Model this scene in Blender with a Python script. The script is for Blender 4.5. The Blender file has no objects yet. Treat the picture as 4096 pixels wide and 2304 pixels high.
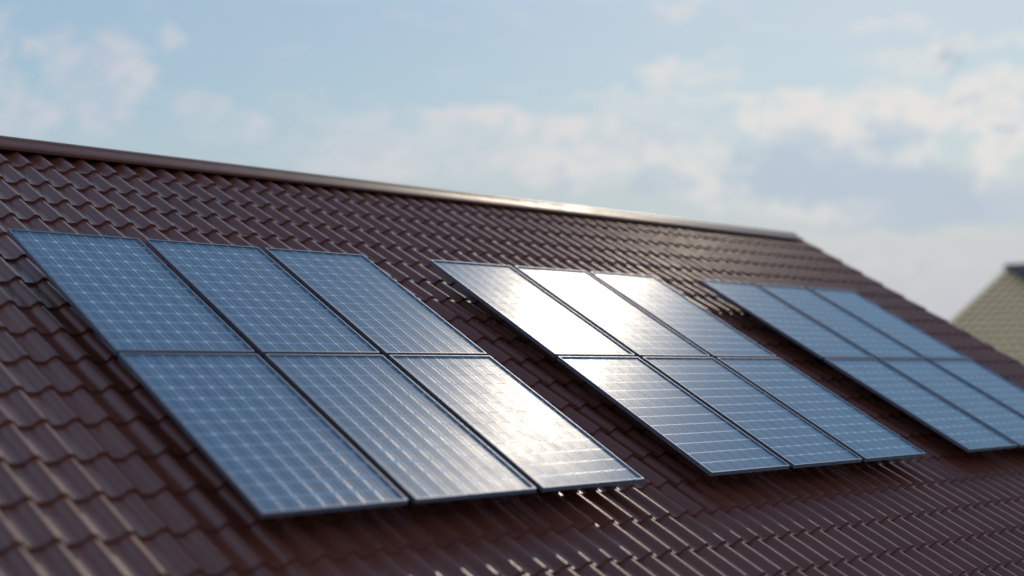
import bpy, math, random
from mathutils import Vector, Matrix
random.seed(4)
R = math.radians
SC = bpy.context.scene
COL = SC.collection

# ------------------------------------------------------------------ camera
Z0 = 6.0                                   # the roof-plane origin stands this high above the ground
cam_d = bpy.data.cameras.new("camera")
cam = bpy.data.objects.new("camera", cam_d)
COL.objects.link(cam)
cam.location = (-4.1762, -9.1327, -0.9490 + Z0)
cam.rotation_euler = (R(90 + 3.271), 0, R(-44.865))
cam_d.sensor_width = 36.0
cam_d.lens = 48.14
cam_d.clip_end = 5000
cam_d.dof.use_dof = True
cam_d.dof.focus_distance = 10.75
cam_d.dof.aperture_fstop = 0.50
SC.camera = cam

# ------------------------------------------------------------------ sun, sky, exposure
SUN_AZ, SUN_EL = 62.2, 34.0                # from +Y towards +X
sd = bpy.data.lights.new("sun", 'SUN')
sd.energy = 2.0
sd.angle = R(0.5)
sd.color = (1.0, 0.85, 0.66)
so = bpy.data.objects.new("sun", sd)
COL.objects.link(so)
sdir = Vector((math.sin(R(SUN_AZ)) * math.cos(R(SUN_EL)), math.cos(R(SUN_AZ)) * math.cos(R(SUN_EL)), math.sin(R(SUN_EL))))
so.rotation_euler = sdir.to_track_quat('Z', 'Y').to_euler()
so.location = (20, 10, 30)

class NT:
    """small helper to write node graphs as expressions"""
    def __init__(s, tree):
        s.t = tree
    def node(s, typ, **kw):
        n = s.t.nodes.new(typ)
        for k, v in kw.items():
            setattr(n, k, v)
        return n
    def put(s, sock, v):
        if v is None:
            return
        if isinstance(v, bpy.types.NodeSocket):
            s.t.links.new(v, sock)
        else:
            sock.default_value = v
    def m(s, op, a, b=None, c=None, clamp=False):
        n = s.node('ShaderNodeMath', operation=op, use_clamp=clamp)
        s.put(n.inputs[0], a); s.put(n.inputs[1], b); s.put(n.inputs[2], c)
        return n.outputs[0]
    def v(s, op, a, b=None, out=0, scale=None):
        n = s.node('ShaderNodeVectorMath', operation=op)
        s.put(n.inputs[0], a); s.put(n.inputs[1], b)
        if scale is not None:
            s.put(n.inputs['Scale'], scale)
        return n.outputs[out]
    def mix(s, f, a, b):
        n = s.node('ShaderNodeMix', data_type='RGBA')
        s.put(n.inputs['Factor'], f); s.put(n.inputs[6], a); s.put(n.inputs[7], b)
        return n.outputs[2]
    def comb(s, x, y, z):
        n = s.node('ShaderNodeCombineXYZ')
        s.put(n.inputs[0], x); s.put(n.inputs[1], y); s.put(n.inputs[2], z)
        return n.outputs[0]
    def sep(s, v):
        n = s.node('ShaderNodeSeparateXYZ')
        s.put(n.inputs[0], v)
        return n.outputs
    def smooth(s, x, a, b, lo=0.0, hi=1.0):
        n = s.node('ShaderNodeMapRange', interpolation_type='SMOOTHSTEP')
        s.put(n.inputs[0], x); n.inputs[1].default_value = a; n.inputs[2].default_value = b
        n.inputs[3].default_value = lo; n.inputs[4].default_value = hi
        return n.outputs[0]
    def noise(s, vec, scale, detail=3.0, rough=0.5, out='Fac'):
        n = s.node('ShaderNodeTexNoise')
        s.put(n.inputs['Vector'], vec)
        n.inputs['Scale'].default_value = scale
        n.inputs['Detail'].default_value = detail
        n.inputs['Roughness'].default_value = rough
        return n.outputs[out]

# cloud banks of the sky: azimuth, elevation, half widths (all degrees), strength
BRIGHT = [(26.39,12.26,1.02,1.42,0.60),(28.85,12.26,1.40,1.18,0.60),(29.33,11.50,0.82,1.07,0.60),(27.95,10.41,1.50,1.30,0.45),(25.82,10.21,0.68,1.18,0.35),(24.26,12.71,0.49,1.42,0.45),(24.31,9.96,0.62,1.90,0.45),(25.53,9.88,1.12,1.18,0.30),(30.63,13.33,0.57,0.52,0.50),(31.86,10.60,1.55,0.47,0.40),(34.13,9.55,0.85,0.83,0.45),(33.00,9.76,2.17,0.95,0.20),(38.05,10.14,1.99,0.52,0.35),(36.07,10.82,1.48,0.47,0.20),(43.72,10.29,3.52,0.52,0.75),(46.24,10.10,3.77,0.43,0.65),(47.58,8.64,3.76,1.42,0.50),(41.72,8.80,6.26,1.42,0.35),(38.39,8.60,2.98,1.42,0.40),(52.55,8.08,2.22,1.42,0.60),(50.74,8.61,1.49,0.95,0.40),(53.85,7.00,1.10,0.59,0.50),(51.67,12.25,1.49,0.57,0.70),(50.76,11.87,1.00,0.36,0.50),(53.41,11.96,1.48,0.36,0.30),(53.55,12.89,0.49,0.43,0.40),(51.77,14.65,1.12,0.47,0.45),(51.75,11.12,6.45,0.33,0.40),(49.42,9.77,5.00,1.42,0.35),(56.65,10.96,3.86,0.47,0.75),(59.83,10.62,4.70,0.71,0.85),(61.37,10.04,4.63,0.81,0.80),(58.23,9.70,2.38,0.81,0.80),(55.83,9.95,2.18,0.95,0.70),(62.95,12.75,1.25,0.52,0.70),(62.33,12.32,0.60,1.07,0.60),(60.78,11.80,1.40,0.95,0.40),(65.03,11.22,1.55,0.57,0.85),(63.22,10.79,0.91,0.95,0.70),(64.69,9.23,1.56,2.13,0.80),(64.06,7.55,0.90,0.95,0.50),(58.54,8.65,1.66,0.81,0.50),(61.04,8.39,1.62,0.90,0.50),(60.50,13.61,2.58,0.38,0.45),(65.06,12.89,1.11,0.38,0.40),(57.55,6.35,3.82,0.59,0.40),(60.52,4.82,6.96,1.18,0.15),(61.26,2.89,6.89,1.90,0.10),(46.74,8.32,3.01,0.95,0.40),(65.23,6.41,1.32,0.71,0.40),(42.05,9.96,1.51,0.95,0.30),(18.52,10.72,4.05,1.90,0.60),(12.14,11.18,4.47,2.37,0.60),(14.71,7.21,6.58,1.18,0.50),(71.51,9.96,5.03,1.66,0.80),(75.29,6.33,5.59,1.42,0.70),(70.04,5.44,4.10,1.18,0.50),(81.20,8.33,6.53,2.84,0.70),(87.11,5.19,5.49,2.13,0.60),(74.22,12.99,3.84,0.95,0.50),]
DARK = [(28.26,12.30,0.79,0.81,0.80),(27.94,11.03,0.69,1.18,0.60),(26.62,11.96,0.57,0.95,0.40),(62.75,12.33,0.59,0.76,0.90),(56.62,7.99,3.61,1.30,0.90),(59.46,7.34,5.17,1.07,0.90),(62.84,6.27,4.08,0.81,0.80),(64.47,9.37,0.45,0.52,0.70),(63.29,10.56,0.50,0.33,0.60),(50.90,7.59,1.86,0.66,0.60),(46.90,7.62,0.70,0.66,0.50),(38.56,8.90,0.99,0.81,0.40),(56.79,9.03,1.44,1.18,0.50),(60.27,9.17,1.40,0.81,0.70),(50.74,9.59,1.49,0.38,0.30),(63.89,6.46,2.24,0.95,0.50),(49.41,8.95,1.50,0.38,0.30),(60.53,5.78,3.71,0.47,0.50),(17.21,9.73,2.37,1.18,0.60),(72.80,8.68,3.92,0.95,0.60),(78.85,4.99,5.16,0.95,0.60),]

w = bpy.data.worlds.new("World")
SC.world = w
w.use_nodes = True
T = NT(w.node_tree)
w.node_tree.nodes.clear()
sky = T.node('ShaderNodeTexSky', sky_type='NISHITA')
sky.sun_disc = False
sky.sun_elevation = R(SUN_EL)
sky.sun_rotation = R(SUN_AZ)
sky.altitude = 0
sky.air_density = 1.0
sky.dust_density = 0.4
sky.ozone_density = 1.6
tc = T.node('ShaderNodeTexCoord')
d = T.v('NORMALIZE', tc.outputs['Generated'])
x, y, z = T.sep(d)
az = T.m('MULTIPLY', T.m('ARCTAN2', x, y), 180 / math.pi)
el = T.m('MULTIPLY', T.m('ARCSINE', z), 180 / math.pi)
ae = T.comb(az, el, 0.0)
n1 = T.noise(T.v('MULTIPLY', ae, (1, 1.5, 1)), 0.55, 3.0, 0.55, 'Color')
n2 = T.noise(T.v('MULTIPLY', ae, (1, 1.6, 1)), 1.5, 4.0, 0.62, 'Color')
warp = T.v('ADD', T.v('SCALE', T.v('SUBTRACT', n1, (0.5, 0.5, 0.5)), scale=2.2), T.v('SCALE', T.v('SUBTRACT', n2, (0.5, 0.5, 0.5)), scale=1.9))
warp = T.v('MULTIPLY', warp, (1.3, 0.75, 0))
aw = T.v('ADD', ae, warp)
def blobs(lst):
    acc = None
    for (a, e, ra, re, s) in lst:
        q = T.v('MULTIPLY', T.v('SUBTRACT', aw, (a, e, 0)), (1 / ra, 1 / re, 0))
        L = T.v('LENGTH', q, out=1)
        f = T.smooth(L, 0.45, 1.15, min(1.0, s * 1.15), 0.0)
        # screen-combine: 1-(1-a)(1-f)
        acc = f if acc is None else T.m('SUBTRACT', T.m('ADD', acc, f), T.m('MULTIPLY', acc, f))
    return acc
gen = T.noise(T.v('MULTIPLY', d, (1, 1, 2.6)), 3.2, 5.0, 0.6)
gen = T.smooth(gen, 0.5, 0.72)
up = T.smooth(el, 16.5, 24.0)              # above the photographed strip only loose procedural clouds
br = blobs(BRIGHT)
dk = blobs(DARK)
br = T.m('MAXIMUM', br, T.m('MULTIPLY', T.m('MULTIPLY', gen, up), 0.35))
tex = T.noise(T.v('MULTIPLY', ae, (1, 1.7, 1)), 0.9, 4.0, 0.6)
br = T.m('MULTIPLY', br, T.smooth(tex, 0.32, 0.58, 0.35, 1.2), clamp=True)
wisp = T.noise(T.v('MULTIPLY', ae, (0.55, 2.0, 1)), 0.75, 5.0, 0.62)
br = T.m('MAXIMUM', br, T.smooth(wisp, 0.52, 0.75, 0.0, 0.32))
side = T.smooth(az, 25, 62)
raw = sky.outputs[0]
lum = T.v('DOT_PRODUCT', raw, (0.3, 0.5, 0.2), out=1)
# roll off the glow round the sun so that it keeps the colour of thin high haze
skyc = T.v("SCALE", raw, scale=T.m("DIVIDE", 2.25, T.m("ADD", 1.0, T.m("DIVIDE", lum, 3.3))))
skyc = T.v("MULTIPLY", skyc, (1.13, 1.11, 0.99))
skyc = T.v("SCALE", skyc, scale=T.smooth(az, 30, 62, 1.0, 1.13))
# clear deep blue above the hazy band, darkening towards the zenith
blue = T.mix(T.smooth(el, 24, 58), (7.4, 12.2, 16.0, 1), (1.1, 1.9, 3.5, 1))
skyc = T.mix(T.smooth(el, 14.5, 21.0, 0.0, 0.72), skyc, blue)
# lavender haze low over the horizon
skyc = T.mix(T.smooth(el, 1.0, 12.0, 0.9, 0.0), skyc, (5.1, 5.3, 6.15, 1))
cl = T.mix(side, (6.5, 6.4, 6.9, 1), (8.2, 7.8, 7.5, 1))
skyc = T.mix(T.m('MULTIPLY', br, 0.85), skyc, cl)
skyc = T.mix(T.m('MULTIPLY', dk, 0.68), skyc, (4.5, 5.4, 6.6, 1))

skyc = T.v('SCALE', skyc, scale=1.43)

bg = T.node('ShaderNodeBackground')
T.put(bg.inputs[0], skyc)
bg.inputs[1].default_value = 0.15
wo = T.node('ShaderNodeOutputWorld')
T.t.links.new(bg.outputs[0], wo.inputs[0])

SC.view_settings.view_transform = 'Standard'
SC.view_settings.look = 'None'
SC.view_settings.gamma = 1
SC.view_settings.exposure = -1.1
SC.render.resolution_x = 1024
SC.render.resolution_y = 576

# ------------------------------------------------------------------ helpers
def link(name, verts, faces, mat, parent=None, smooth=False, flat_faces=None):
    me = bpy.data.meshes.new(name)
    me.from_pydata([tuple(v) for v in verts], [], faces)
    me.validate()
    if smooth:
        me.polygons.foreach_set('use_smooth', [True] * len(me.polygons))
    me.materials.append(mat)
    me.update()
    o = bpy.data.objects.new(name, me)
    COL.objects.link(o)
    if parent:
        o.parent = parent
    return o
def empty(name, loc, rot=(0, 0, 0)):
    o = bpy.data.objects.new(name, None)
    COL.objects.link(o)
    o.location = loc; o.rotation_euler = rot
    o.empty_display_size = 0.3
    return o
class MB:
    def __init__(s): s.v = []; s.f = []
    def add(s, v, f):
        b = len(s.v); s.v += [tuple(q) for q in v]; s.f += [tuple(i + b for i in g) for g in f]
    def box(s, a, b):
        (x0, y0, z0), (x1, y1, z1) = a, b
        s.add([(x0, y0, z0), (x1, y0, z0), (x1, y1, z0), (x0, y1, z0), (x0, y0, z1), (x1, y0, z1), (x1, y1, z1), (x0, y1, z1)],
              [(0, 3, 2, 1), (4, 5, 6, 7), (0, 1, 5, 4), (1, 2, 6, 5), (2, 3, 7, 6), (3, 0, 4, 7)])
    def prism(s, prof, x0, x1, caps=True):
        """closed profile in (y,z), extruded along x"""
        n = len(prof)
        s.add([(x0, p[0], p[1]) for p in prof] + [(x1, p[0], p[1]) for p in prof],
              [(i, (i + 1) % n, n + (i + 1) % n, n + i) for i in range(n)] +
              ([tuple(range(n - 1, -1, -1)), tuple(range(n, 2 * n))] if caps else []))

def principled(name):
    m = bpy.data.materials.new(name)
    m.use_nodes = True
    t = NT(m.node_tree)
    b = m.node_tree.nodes['Principled BSDF']
    return m, t, b

def simple_mat(name, col, rough=0.5, metal=0.0, var=0.15, scale=8.0, spec=0.5, bump=0.0):
    m, t, b = principled(name)
    tc = t.node('ShaderNodeTexCoord')
    n = t.noise(tc.outputs['Object'], scale, 5.0, 0.6)
    f = t.smooth(n, 0.3, 0.7)
    c0 = tuple(c * (1 - var) for c in col) + (1,)
    c1 = tuple(min(1, c * (1 + var)) for c in col) + (1,)
    t.put(b.inputs['Base Color'], t.mix(f, c0, c1))
    t.put(b.inputs['Roughness'], t.smooth(n, 0.2, 0.8, rough * 0.88, min(1, rough * 1.12)))
    b.inputs['Metallic'].default_value = metal
    b.inputs['Specular IOR Level'].default_value = spec
    if bump:
        bp = t.node('ShaderNodeBump'); bp.inputs['Strength'].default_value = bump
        t.put(bp.inputs['Height'], t.noise(tc.outputs['Object'], scale * 12, 4.0))
        t.put(b.inputs['Normal'], bp.outputs[0])
    return m

# ------------------------------------------------------------------ materials
def tile_mat(name, col, col2, rough, spec, pu, pv, scale=3.0):
    m, t, b = principled(name)
    tc = t.node('ShaderNodeTexCoord')
    o = tc.outputs['Object']
    big = t.noise(o, scale * 0.5, 4.0, 0.6)
    fine = t.noise(o, scale * 30, 3.0, 0.6)
    at = t.node('ShaderNodeAttribute'); at.attribute_name = 'tile'
    tv = at.outputs['Fac']
    f = t.m('ADD', t.m('MULTIPLY', t.smooth(big, 0.3, 0.7), 0.55), t.m('MULTIPLY', tv, 0.45))
    c = t.mix(f, col + (1,), col2 + (1,))
    c = t.mix(t.smooth(fine, 0.55, 0.8, 0.0, 0.25), c, tuple(q * 0.6 for q in col) + (1,))
    t.put(b.inputs['Base Color'], c)
    dust = t.noise(o, 14.0, 5.0, 0.65)
    r = t.m('ADD', t.smooth(dust, 0.3, 0.75, rough - 0.05, rough + 0.07), t.m('MULTIPLY', t.m('SUBTRACT', tv, 0.5), 0.05))
    t.put(b.inputs['Roughness'], r)
    b.inputs['Specular IOR Level'].default_value = spec
    bp = t.node('ShaderNodeBump'); bp.inputs['Strength'].default_value = 0.08; bp.inputs['Distance'].default_value = 0.004
    t.put(bp.inputs['Height'], t.noise(o, 120.0, 3.0))
    t.put(b.inputs['Normal'], bp.outputs[0])
    return m

M_tile = tile_mat("brown_glazed_tile", (0.132, 0.031, 0.020), (0.164, 0.041, 0.027), 0.345, 0.72, 0.192, 0.36)
M_ridge = simple_mat("brown_ridge_metal", (0.120, 0.029, 0.020), 0.40, 0.0, 0.12, 5.0, 0.35)
M_beige = tile_mat("beige_tile", (0.88, 0.56, 0.29), (0.93, 0.63, 0.36), 0.7, 0.4, 0.192, 0.36)
M_navy = simple_mat("dark_slate_metal", (0.022, 0.030, 0.050), 0.85, 0.0, 0.15, 3.0, 0.15)
M_frame = simple_mat("anodised_frame", (0.17, 0.18, 0.235), 0.45, 0.75, 0.08, 30.0)
M_alu = simple_mat("raw_aluminium", (0.35, 0.36, 0.38), 0.4, 0.9, 0.1, 20.0)
M_wall = simple_mat("cream_render_wall", (0.55, 0.50, 0.42), 0.9, 0.0, 0.08, 2.0, 0.3, 0.15)
M_soffit = simple_mat("brown_board", (0.05, 0.03, 0.025), 0.6, 0.0, 0.2, 6.0)
M_glass = simple_mat("window_glass", (0.02, 0.03, 0.04), 0.08, 0.0, 0.1, 2.0, 0.6)

PW, PH = 1.0, 1.75022
FR, REC = 0.013, 0.012        # frame lip width, glass recess
NX, NY = 7, 13
def cell_material():
    m, t, b = principled("photovoltaic_cells")
    tc = t.node('ShaderNodeTexCoord')
    X, Y, Zc = t.sep(tc.outputs['Object'])
    cx = (PW - 2 * FR) / NX; cy = (PH - 2 * FR) / NY
    gx = t.m('DIVIDE', t.m('ADD', X, PW / 2 - FR), cx)
    gy = t.m('DIVIDE', t.m('SUBTRACT', Y, FR), cy)
    # signed distance to nearest grid line, metres
    sx = t.m('MULTIPLY', t.m('SUBTRACT', gx, t.m('ROUND', gx)), cx)
    sy = t.m('MULTIPLY', t.m('SUBTRACT', gy, t.m('ROUND', gy)), cy)
    ax = t.m('ABSOLUTE', sx); ay = t.m('ABSOLUTE', sy)
    G = 0.0040
    mx = t.m('LESS_THAN', ax, G); my = t.m('LESS_THAN', ay, G)
    dia = t.m('LESS_THAN', t.m('ADD', ax, ay), 0.0195)
    gap = t.m('MAXIMUM', t.m('MAXIMUM', mx, my), dia)
    fx = t.m('FRACT', gx)
    bb1 = t.m('SUBTRACT', fx, 0.27); bb2 = t.m('SUBTRACT', fx, 0.73)
    sb = t.m('MULTIPLY', t.m('MINIMUM', t.m('ABSOLUTE', bb1), t.m('ABSOLUTE', bb2)), cx)
    bus = t.m('MULTIPLY', t.m('LESS_THAN', sb, 0.0028), t.m('SUBTRACT', 1.0, gap))
    fing = t.m('MULTIPLY', t.m('COSINE', t.m('MULTIPLY', gy, 2 * math.pi * 15)), 0.5)
    fing = t.smooth(fing, 0.1, 0.5)
    nz = t.noise(tc.outputs['Object'], 9.0, 5.0, 0.6)
    inf = t.node('ShaderNodeObjectInfo')
    cell_id = t.comb(t.m('FLOOR', gx), t.m('FLOOR', gy), inf.outputs['Random'])
    wn = t.node('ShaderNodeTexWhiteNoise'); t.put(wn.inputs['Vector'], cell_id)
    base = t.mix(wn.outputs['Value'], (0.098, 0.150, 0.222, 1), (0.110, 0.165, 0.242, 1))
    base = t.mix(t.smooth(nz, 0.35, 0.75, 0.0, 0.4), base, (0.125, 0.172, 0.240, 1))
    base = t.mix(t.m('MULTIPLY', fing, 0.30), base, (0.11, 0.17, 0.27, 1))
    base = t.mix(bus, base, (0.25, 0.34, 0.46, 1))
    base = t.mix(gap, base, (0.30, 0.38, 0.48, 1))
    base = t.mix(dia, base, (0.44, 0.52, 0.65, 1))
    t.put(b.inputs['Base Color'], base)
    dust = t.noise(tc.outputs['Object'], 3.0, 6.0, 0.65)
    r = t.smooth(dust, 0.3, 0.75, 0.27, 0.315)
    t.put(b.inputs['Roughness'], t.m('ADD', r, t.m('MULTIPLY', gap, -0.02)))
    b.inputs['Specular IOR Level'].default_value = 0.5
    # the sunken, rounded gaps between cells and the raised ribbons tilt the normal
    rx = t.m('MULTIPLY', t.m('MULTIPLY_ADD', t.m('DIVIDE', sx, G), 0.07, 0.14), mx)
    ry = t.m('MULTIPLY', t.m('MULTIPLY_ADD', t.m('DIVIDE', sy, G), 0.07, 0.14), my)
    nodia = t.m('SUBTRACT', 1.0, dia)
    bsg = t.m('MULTIPLY', t.m('MULTIPLY', t.m('SIGN', t.m('SINE', t.m('MULTIPLY', fx, 2 * math.pi * 8))), bus), 0.05)
    wob = t.noise(tc.outputs['Object'], 55.0, 3.0, 0.6, 'Color')
    wob = t.v('SCALE', t.v('SUBTRACT', wob, (0.5, 0.5, 0.5)), scale=0.018)
    wob = t.v('SCALE', wob, scale=t.m('SUBTRACT', 1.0, gap))
    wv = t.sep(wob)
    tx = t.m('ADD', t.m('ADD', t.m('MULTIPLY', rx, nodia), bsg), wv[0])
    ty = t.m('ADD', t.m('ADD', t.m('MULTIPLY', ry, nodia), t.m('MULTIPLY', t.m('SINE', t.m('MULTIPLY', gy, 2 * math.pi * 15)), 0.035)), wv[1])
    vt = t.node('ShaderNodeVectorTransform', vector_type='NORMAL', convert_from='OBJECT', convert_to='WORLD')
    t.put(vt.inputs[0], t.comb(tx, ty, 1.0))
    t.put(b.inputs['Normal'], t.v('NORMALIZE', vt.outputs[0]))
    # plain diffuse share added over the glass to weaken its sun glare
    df = t.node('ShaderNodeBsdfDiffuse')
    t.put(df.inputs['Color'], base)
    ms = t.node('ShaderNodeMixShader')
    t.put(ms.inputs[0], t.smooth(dust, 0.25, 0.8, 0.54, 0.68))
    m.node_tree.links.new(b.outputs[0], ms.inputs[1])
    m.node_tree.links.new(df.outputs[0], ms.inputs[2])
    out = m.node_tree.nodes['Material Output']
    m.node_tree.links.new(ms.outputs[0], out.inputs['Surface'])
    return m
M_cell = cell_material()

# ------------------------------------------------------------------ roofs
def rise(t):
    return 1 - t
def wave(t):
    # rounded roll standing beside a wide shallow pan
    t = abs((t + 0.5) % 1.0 - 0.5)
    roll = (1 - (t / 0.30) ** 2) ** 1.3 if t < 0.30 else 0.0
    return 0.85 * roll + 0.15 * (1 + math.cos(2 * math.pi * t)) / 2
def tile_sheet(mb, tag, u0, u1, v0, v1, pu, pv, tu, tv, crest, amp, step, xf, seg=20):
    """Pantile courses in roof coordinates (u along the ridge, v down the slope, w off the slope).
       tv + j*pv are the lower edges (tips) of the courses; crest = w of the crests at the tips."""
    base = crest - amp - step
    i0 = math.floor((u0 - tu) / pu) ; i1 = math.ceil((u1 - tu) / pu)
    us = []
    k = 0
    for i in range(i0, i1 + 1):
        for s in range(seg):
            u = tu + (i + s / seg) * pu
            if u0 - 1e-6 <= u <= u1 + 1e-6:
                h = amp * wave(s / seg)
                us.append((u, h, i + (1 if s / seg >= 0.5 else 0)))
    j = math.ceil((v0 - tv) / pv)
    rng = random.Random(11)
    while tv + j * pv <= v1 + 1e-6:
        tip = tv + j * pv
        vs0 = max(v0, tip - pv - 0.03)
        wob = [rng.uniform(-1, 1) for _ in range(i1 - i0 + 3)]
        tone = [rng.random() for _ in range(i1 - i0 + 3)]
        rows = [(vs0, 0), (max(vs0 + 0.001, tip - pv * 0.5), 0), (tip, 0)]
        b = len(mb.v)
        n = len(us)
        for (v, drop) in rows:
            for (u, h, ii) in us:
                k = ii - i0
                dv = 0.0015 * wob[k]
                w = base + h + step * rise((tip - v) / pv) - drop
                mb.v.append(xf(u, v + (dv if v > vs0 else 0), w))
                tag.append(tone[k // 2])
        for r in range(len(rows) - 1):
            for q in range(n - 1):
                a = b + r * n + q
                mb.f.append((a, a + n, a + n + 1, a + 1))
        # front edge of the course, its own vertices so that it stays crisp
        b2 = len(mb.v)
        for (vv, dd) in ((tip, 0.0), (tip - 0.003, step + 0.014)):
            for (u, h, ii) in us:
                k = ii - i0
                mb.v.append(xf(u, vv + 0.0015 * wob[k], base + h + step - dd)); tag.append(tone[k // 2])
        for q in range(n - 1):
            a = b2 + q
            mb.f.append((a, a + n, a + n + 1, a + 1))
        j += 1

def tiles_object(name, sheets, mat, parent):
    mb = MB(); tag = []
    for kw in sheets:
        tile_sheet(mb, tag, **kw)
    o = link(name, mb.v, mb.f, mat, parent, smooth=True)
    at = o.data.attributes.new('tile', 'FLOAT', 'POINT')
    at.data.foreach_set('value', tag)
    return o

TH = 0.50781
ct, st = math.cos(TH), math.sin(TH)
def front(u, v, w): return (u, -v * ct - w * st, -v * st + w * ct)
CREST = -0.20
V_AP = -2.33
APY, APZ = front(0, V_AP, CREST)[1:]
def back(u, v, w):
    x, y, z = front(u, v, w)
    return (x, 2 * APY - y, z)

U0, U1, VE = -7.0, 13.08, 5.91
house = empty("tiled_house", (0, 0, 0))
house['label'] = "long house roof of brown pantiles that carries all the solar panels"
house['category'] = "house"
hz = Matrix.Translation((0, 0, Z0))
house.location = (0, 0, 0)
def up(fn):
    return lambda u, v, w: (lambda p: (p[0], p[1], p[2] + Z0))(fn(u, v, w))
common = dict(u0=U0, u1=U1, pu=0.1974, pv=0.37142, tu=0.78163 - 40 * 0.1974, tv=-1.8965, crest=CREST, amp=0.046, step=0.021)
tiles_object("roof", [dict(common, v0=V_AP + 0.01, v1=VE, xf=up(front)), dict(common, v0=V_AP + 0.01, v1=VE, xf=up(back), seg=10)], M_tile, house)
# roof body under the tiles, closing the volume
mb = MB()
e = front(0, VE - 0.03, CREST - 0.13); a = front(0, V_AP, CREST - 0.13)
e2 = front(0, VE - 0.03, CREST - 0.28)
prof = [(e[1], e[2] + Z0), (a[1], a[2] + Z0), (2 * APY - e[1], e[2] + Z0), (2 * APY - e2[1], e2[2] + Z0), (a[1], a[2] + Z0 - 0.17), (e2[1], e2[2] + Z0)]
mb.prism(prof, U0 + 0.03, U1 - 0.05)
link("barge_board", mb.v, mb.f, M_soffit, house)
# ridge cap
def cap_profile(s=1.0):
    pts = [(-0.165, -0.140), (-0.168, -0.118), (-0.145, -0.094), (-0.075, -0.044), (-0.055, -0.022), (-0.03, -0.007), (0, 0.0)]
    full = pts + [(-p[0], p[1]) for p in reversed(pts[:-1])]
    return full
mb = MB()
capz = APZ + Z0 + 0.055
pr = [(APY + p[0], capz + p[1]) for p in cap_profile()]
inner = [(APY + p[0] * 0.97, capz + p[1] - 0.004) for p in reversed(cap_profile())]
mb.prism(pr + inner, U0, 12.83)
link("ridge_cap", mb.v, mb.f, M_ridge, house)
# seam laps of the ridge cap
# gutter, walls
mb = MB()
ey, ez = front(0, VE, CREST)[1:]
g = [(ey - 0.02 - 0.07 + 0.07 * math.cos(R(180 + 180 * i / 10)), ez + Z0 - 0.10 + 0.07 * math.sin(R(180 + 180 * i / 10))) for i in range(11)]
gi = [(p[0] * 1.0 + (0.004 if p[0] < ey - 0.09 else -0.004), p[1] + 0.004) for p in reversed(g)]
mb.prism(g + gi, U0, U1)
link("gutter", mb.v, mb.f, M_ridge, house)
mb = MB()
wy0 = ey + 0.55; wy1 = 2 * APY - wy0
wz = lambda y: APZ + Z0 - 0.36 - abs(y - APY) * math.tan(TH)
mb.prism([(wy0, 0), (wy0, wz(wy0)), (APY, wz(APY)), (wy1, wz(wy1)), (wy1, 0)][::-1], U0 + 0.5, U1 - 0.35)
link("wall", mb.v, mb.f, M_wall, house)
def window(parent, x, y, z, wdt, hgt, rot=0):
    f = MB()
    for a_, b_ in (((-wdt / 2, -0.04, 0), (-wdt / 2 + 0.07, 0.02, hgt)), ((wdt / 2 - 0.07, -0.04, 0), (wdt / 2, 0.02, hgt)),
                   ((-wdt / 2 + 0.07, -0.04, 0), (wdt / 2 - 0.07, 0.02, 0.07)), ((-wdt / 2 + 0.07, -0.04, hgt - 0.07), (wdt / 2 - 0.07, 0.02, hgt)),
                   ((-0.03, -0.035, 0.07), (0.03, 0.02, hgt - 0.07))):
        f.box(a_, b_)
    w_ = link("window", f.v, f.f, M_alu, parent); w_.location = (x, y, z); w_.rotation_euler = (0, 0, rot)
    p_ = MB(); p_.box((-wdt / 2 + 0.072, -0.02, 0.072), (wdt / 2 - 0.072, -0.005, hgt - 0.072))
    link("pane", p_.v, p_.f, M_glass, w_)

# ------------------------------------------------------------------ solar panels
def make_panel():
    root = empty("solar_panel", (0, 0, 0))
    # frame: profile (inset from the outside edge, height) swept round the rectangle with mitred corners
    prof = [(0.020, -0.032), (0.0, -0.032), (0.0, -0.0265), (0.0016, -0.0255), (0.0016, -0.0235), (0.0, -0.0225),
            (0.0, -0.0180), (0.0016, -0.0170), (0.0016, -0.0150), (0.0, -0.0140), (0.0, -0.0095), (0.0016, -0.0085), (0.0016, -0.0065), (0.0, -0.0055),
            (0.0, -0.0012), (0.0012, 0.0), (FR - 0.0012, 0.0), (FR, -0.0012), (FR, -REC - 0.006), (0.020, -REC - 0.006)]
    mb = MB(); n = len(prof)
    for (i, h) in prof:
        mb.v += [(-PW / 2 + i, i, h), (PW / 2 - i, i, h), (PW / 2 - i, PH - i, h), (-PW / 2 + i, PH - i, h)]
    for k in range(n):
        k2 = (k + 1) % n
        for c in range(4):
            c2 = (c + 1) % 4
            mb.f.append((k * 4 + c, k2 * 4 + c, k2 * 4 + c2, k * 4 + c2))
    link("frame", mb.v, mb.f, M_frame, root)
    mb = MB()
    i = FR - 0.001 + 0.0005
    mb.box((-PW / 2 + i, i, -REC - 0.005), (PW / 2 - i, PH - i, -REC))
    link("cell_sheet", mb.v, mb.f, M_cell, root)
    for yy in (0.35, PH - 0.39):
        mb = MB()
        mb.box((-PW / 2 + 0.3, yy, -0.062), (PW / 2 - 0.16, yy + 0.04, -0.0325))
        for xx in (0.06, 0.26):
            mb.box((xx - 0.02, yy + 0.004, -0.27), (xx + 0.02, yy + 0.036, -0.0622))
        link("mounting_rail", mb.v, mb.f, M_navy, root)
    return root
def copy_tree(o, parent=None):
    c = o.copy(); COL.objects.link(c); c.parent = parent
    for ch in list(o.children):
        copy_tree(ch, c)
    return c
proto = make_panel()
GX, GY, UB, UC = 0.06175, 0.03099, 3.88531, 7.8157
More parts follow.
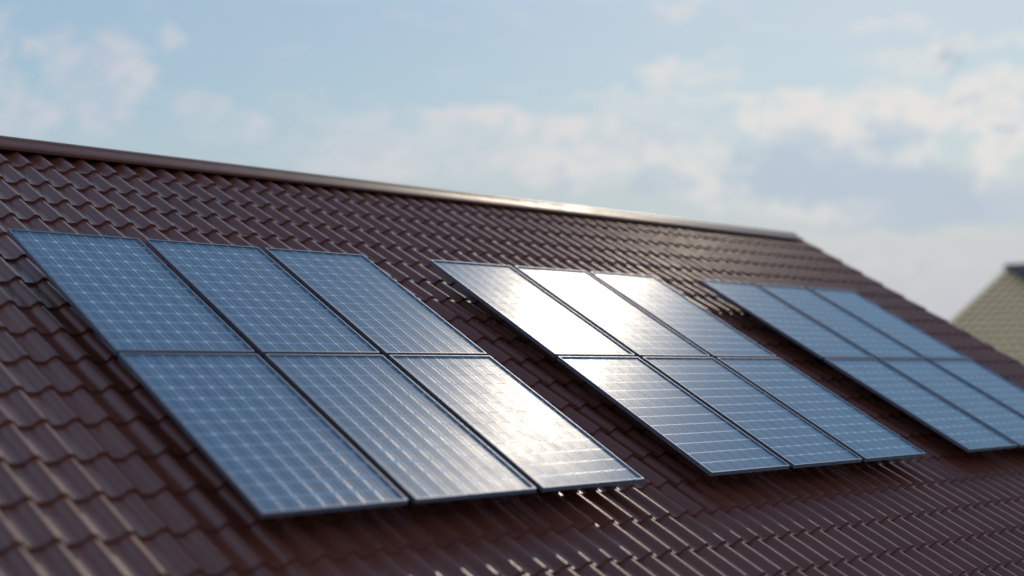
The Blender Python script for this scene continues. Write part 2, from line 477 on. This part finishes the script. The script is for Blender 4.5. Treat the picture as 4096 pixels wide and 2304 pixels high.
glare = {
 (0,0,0): "blurred dark blue panel at the upper left of the nearest block",
 (0,0,1): "upper middle panel of the nearest block, even blue with thin pale grid",
 (0,0,2): "upper right panel of the nearest block, sharp grid turning pale at its lower corner",
 (0,1,0): "big blurred panel at the lower left of the nearest block, few white streaks",
 (0,1,1): "lower middle panel of the nearest block, covered with slanting white dashes",
 (0,1,2): "lower right solar panel of the nearest block, almost all white with sun glare",
 (1,0,0): "upper left panel of the middle block, blinding white over its lower half",
 (1,0,1): "upper middle panel of the middle block, white top with faint rows below",
 (1,0,2): "upper right panel of the middle block, white top, bright row lines below",
 (1,1,0): "lower left solar panel of the middle block, sharp bright stepped row lines on blue cells",
 (1,1,1): "lower middle solar panel of the middle block, in focus between two dark ribbed gaps",
 (1,1,2): "lower right solar panel of the middle block, plain steel blue with small pale cell corners",
 (2,0,0): "upper left solar panel of the farthest block, whitish bands at its top corner",
 (2,0,1): "upper middle solar panel of the farthest block, smooth blurred light blue",
 (2,0,2): "upper right solar panel of the farthest block, plain blurred blue nearest the gable edge",
 (2,1,0): "lower left panel of the farthest block, front corner pointing down over tiles",
 (2,1,1): "lower middle solar panel of the farthest block, cut by the right edge of the picture",
 (2,1,2): "lower right solar panel of the farthest block, only its upper left corner in the picture",
}
first = True
for gi_, ug in enumerate((0.0, UB, UC)):
    for r in range(2):
        for c in range(3):
            o = proto if first else copy_tree(proto)
            first = False
            u = ug + c * (PW + GX) + PW / 2
            v = r * (PH + GY) + PH
            x, y, z = front(u, v, 0)
            o.location = (x, y, z + Z0)
            o.rotation_euler = (TH, 0, 0)
            o['label'] = glare[(gi_, r, c)]
            o['category'] = "solar panel"
            o['group'] = "solar panels on the brown tiled roof"

# ------------------------------------------------------------------ neighbouring house
NAZ, NPH = 183.0, 27.0
nb = empty("neighbouring_house", (53.37, 18.03, 0), (0, 0, R(90 - NAZ)))     # local x = ridge direction, local -y = the face we see
nb['label'] = "house beyond the gable with a steep beige tiled roof and dark ridge"
nb['category'] = "house"
NT_Z = 9.40; NL = 9.7; q = R(NPH)
def nf(u, v, w): return (u, -v * math.cos(q) - w * math.sin(q), NT_Z - v * math.sin(q) + w * math.cos(q))
def nbk(u, v, w):
    x, y, z = nf(u, v, w); return (x, -y, z)
nc = dict(u0=0.0, u1=14.0, pu=0.42, pv=0.58, tu=0.1, tv=0.2, crest=0.0, amp=0.07, step=0.11, seg=10)
tiles_object("roof", [dict(nc, v0=-0.02, v1=NL, xf=nf), dict(nc, v0=-0.02, v1=NL, xf=nbk)], M_beige, nb)
mb = MB()
e = nf(0, NL - 0.05, -0.12); e2 = nf(0, NL - 0.05, -0.35); a = nf(0, 0, -0.12)
mb.prism([(e[1], e[2]), (a[1], a[2]), (-e[1], e[2]), (-e2[1], e2[2]), (0, a[2] - 0.25), (e2[1], e2[2])], 0.05, 13.95)
link("barge_board", mb.v, mb.f, M_navy, nb)
mb = MB()
mb.prism([(-0.2, NT_Z - 0.08), (-0.2, NT_Z - 0.04), (-0.06, NT_Z + 0.07), (0.06, NT_Z + 0.07), (0.2, NT_Z - 0.04), (0.2, NT_Z - 0.08)], -0.02, 14.02)
link("ridge_cap", mb.v, mb.f, M_navy, nb)
# dark roof facet meeting the beige face below the ridge
mb = MB()
tri = [(0.03, 0.02), (14.0, 0.02), (14.0, 6.0), (6.2, 6.0)]
top_ = [nf(u, v, 0.13) for u, v in tri]; bot_ = [nf(u, v, -0.02) for u, v in tri]
mb.add(top_ + bot_, [(3, 2, 1, 0), (4, 5, 6, 7), (0, 1, 5, 4), (1, 2, 6, 5), (2, 3, 7, 6), (3, 0, 4, 7)])
link("dark_roof", mb.v, mb.f, M_navy, nb)
mb = MB()
gy_, gz_ = nf(0, NL, 0)[1:]
mb.prism([(gy_ - 0.16, gz_ - 0.16), (gy_ - 0.16, gz_ - 0.02), (gy_ - 0.15, gz_ - 0.02), (gy_ - 0.15, gz_ - 0.15), (gy_ + 0.01, gz_ - 0.15), (gy_ + 0.01, gz_ - 0.16)][::-1], 0, 14)
link("gutter", mb.v, mb.f, M_navy, nb)
mb = MB()
ny = gy_ + 0.5
nz = lambda y: NT_Z - 0.45 - abs(y) * math.tan(q)
mb.prism([(ny, 0), (ny, nz(ny)), (0, nz(0)), (-ny, nz(ny)), (-ny, 0)][::-1], 0.4, 13.6)
link("wall", mb.v, mb.f, M_wall, nb)

# ------------------------------------------------------------------ ground
gm, t, b = principled("grass_ground")
tc = t.node('ShaderNodeTexCoord')
n = t.noise(tc.outputs['Object'], 0.4, 8.0, 0.65)
t.put(b.inputs['Base Color'], t.mix(t.smooth(n, 0.35, 0.65), (0.045, 0.07, 0.02, 1), (0.09, 0.10, 0.04, 1)))
b.inputs['Roughness'].default_value = 0.95
S = 1500.0
gr = link("ground", [(-S, -S, 0), (S, -S, 0), (S, S, 0), (-S, S, 0)], [(0, 1, 2, 3)], gm)
gr['kind'] = "structure"
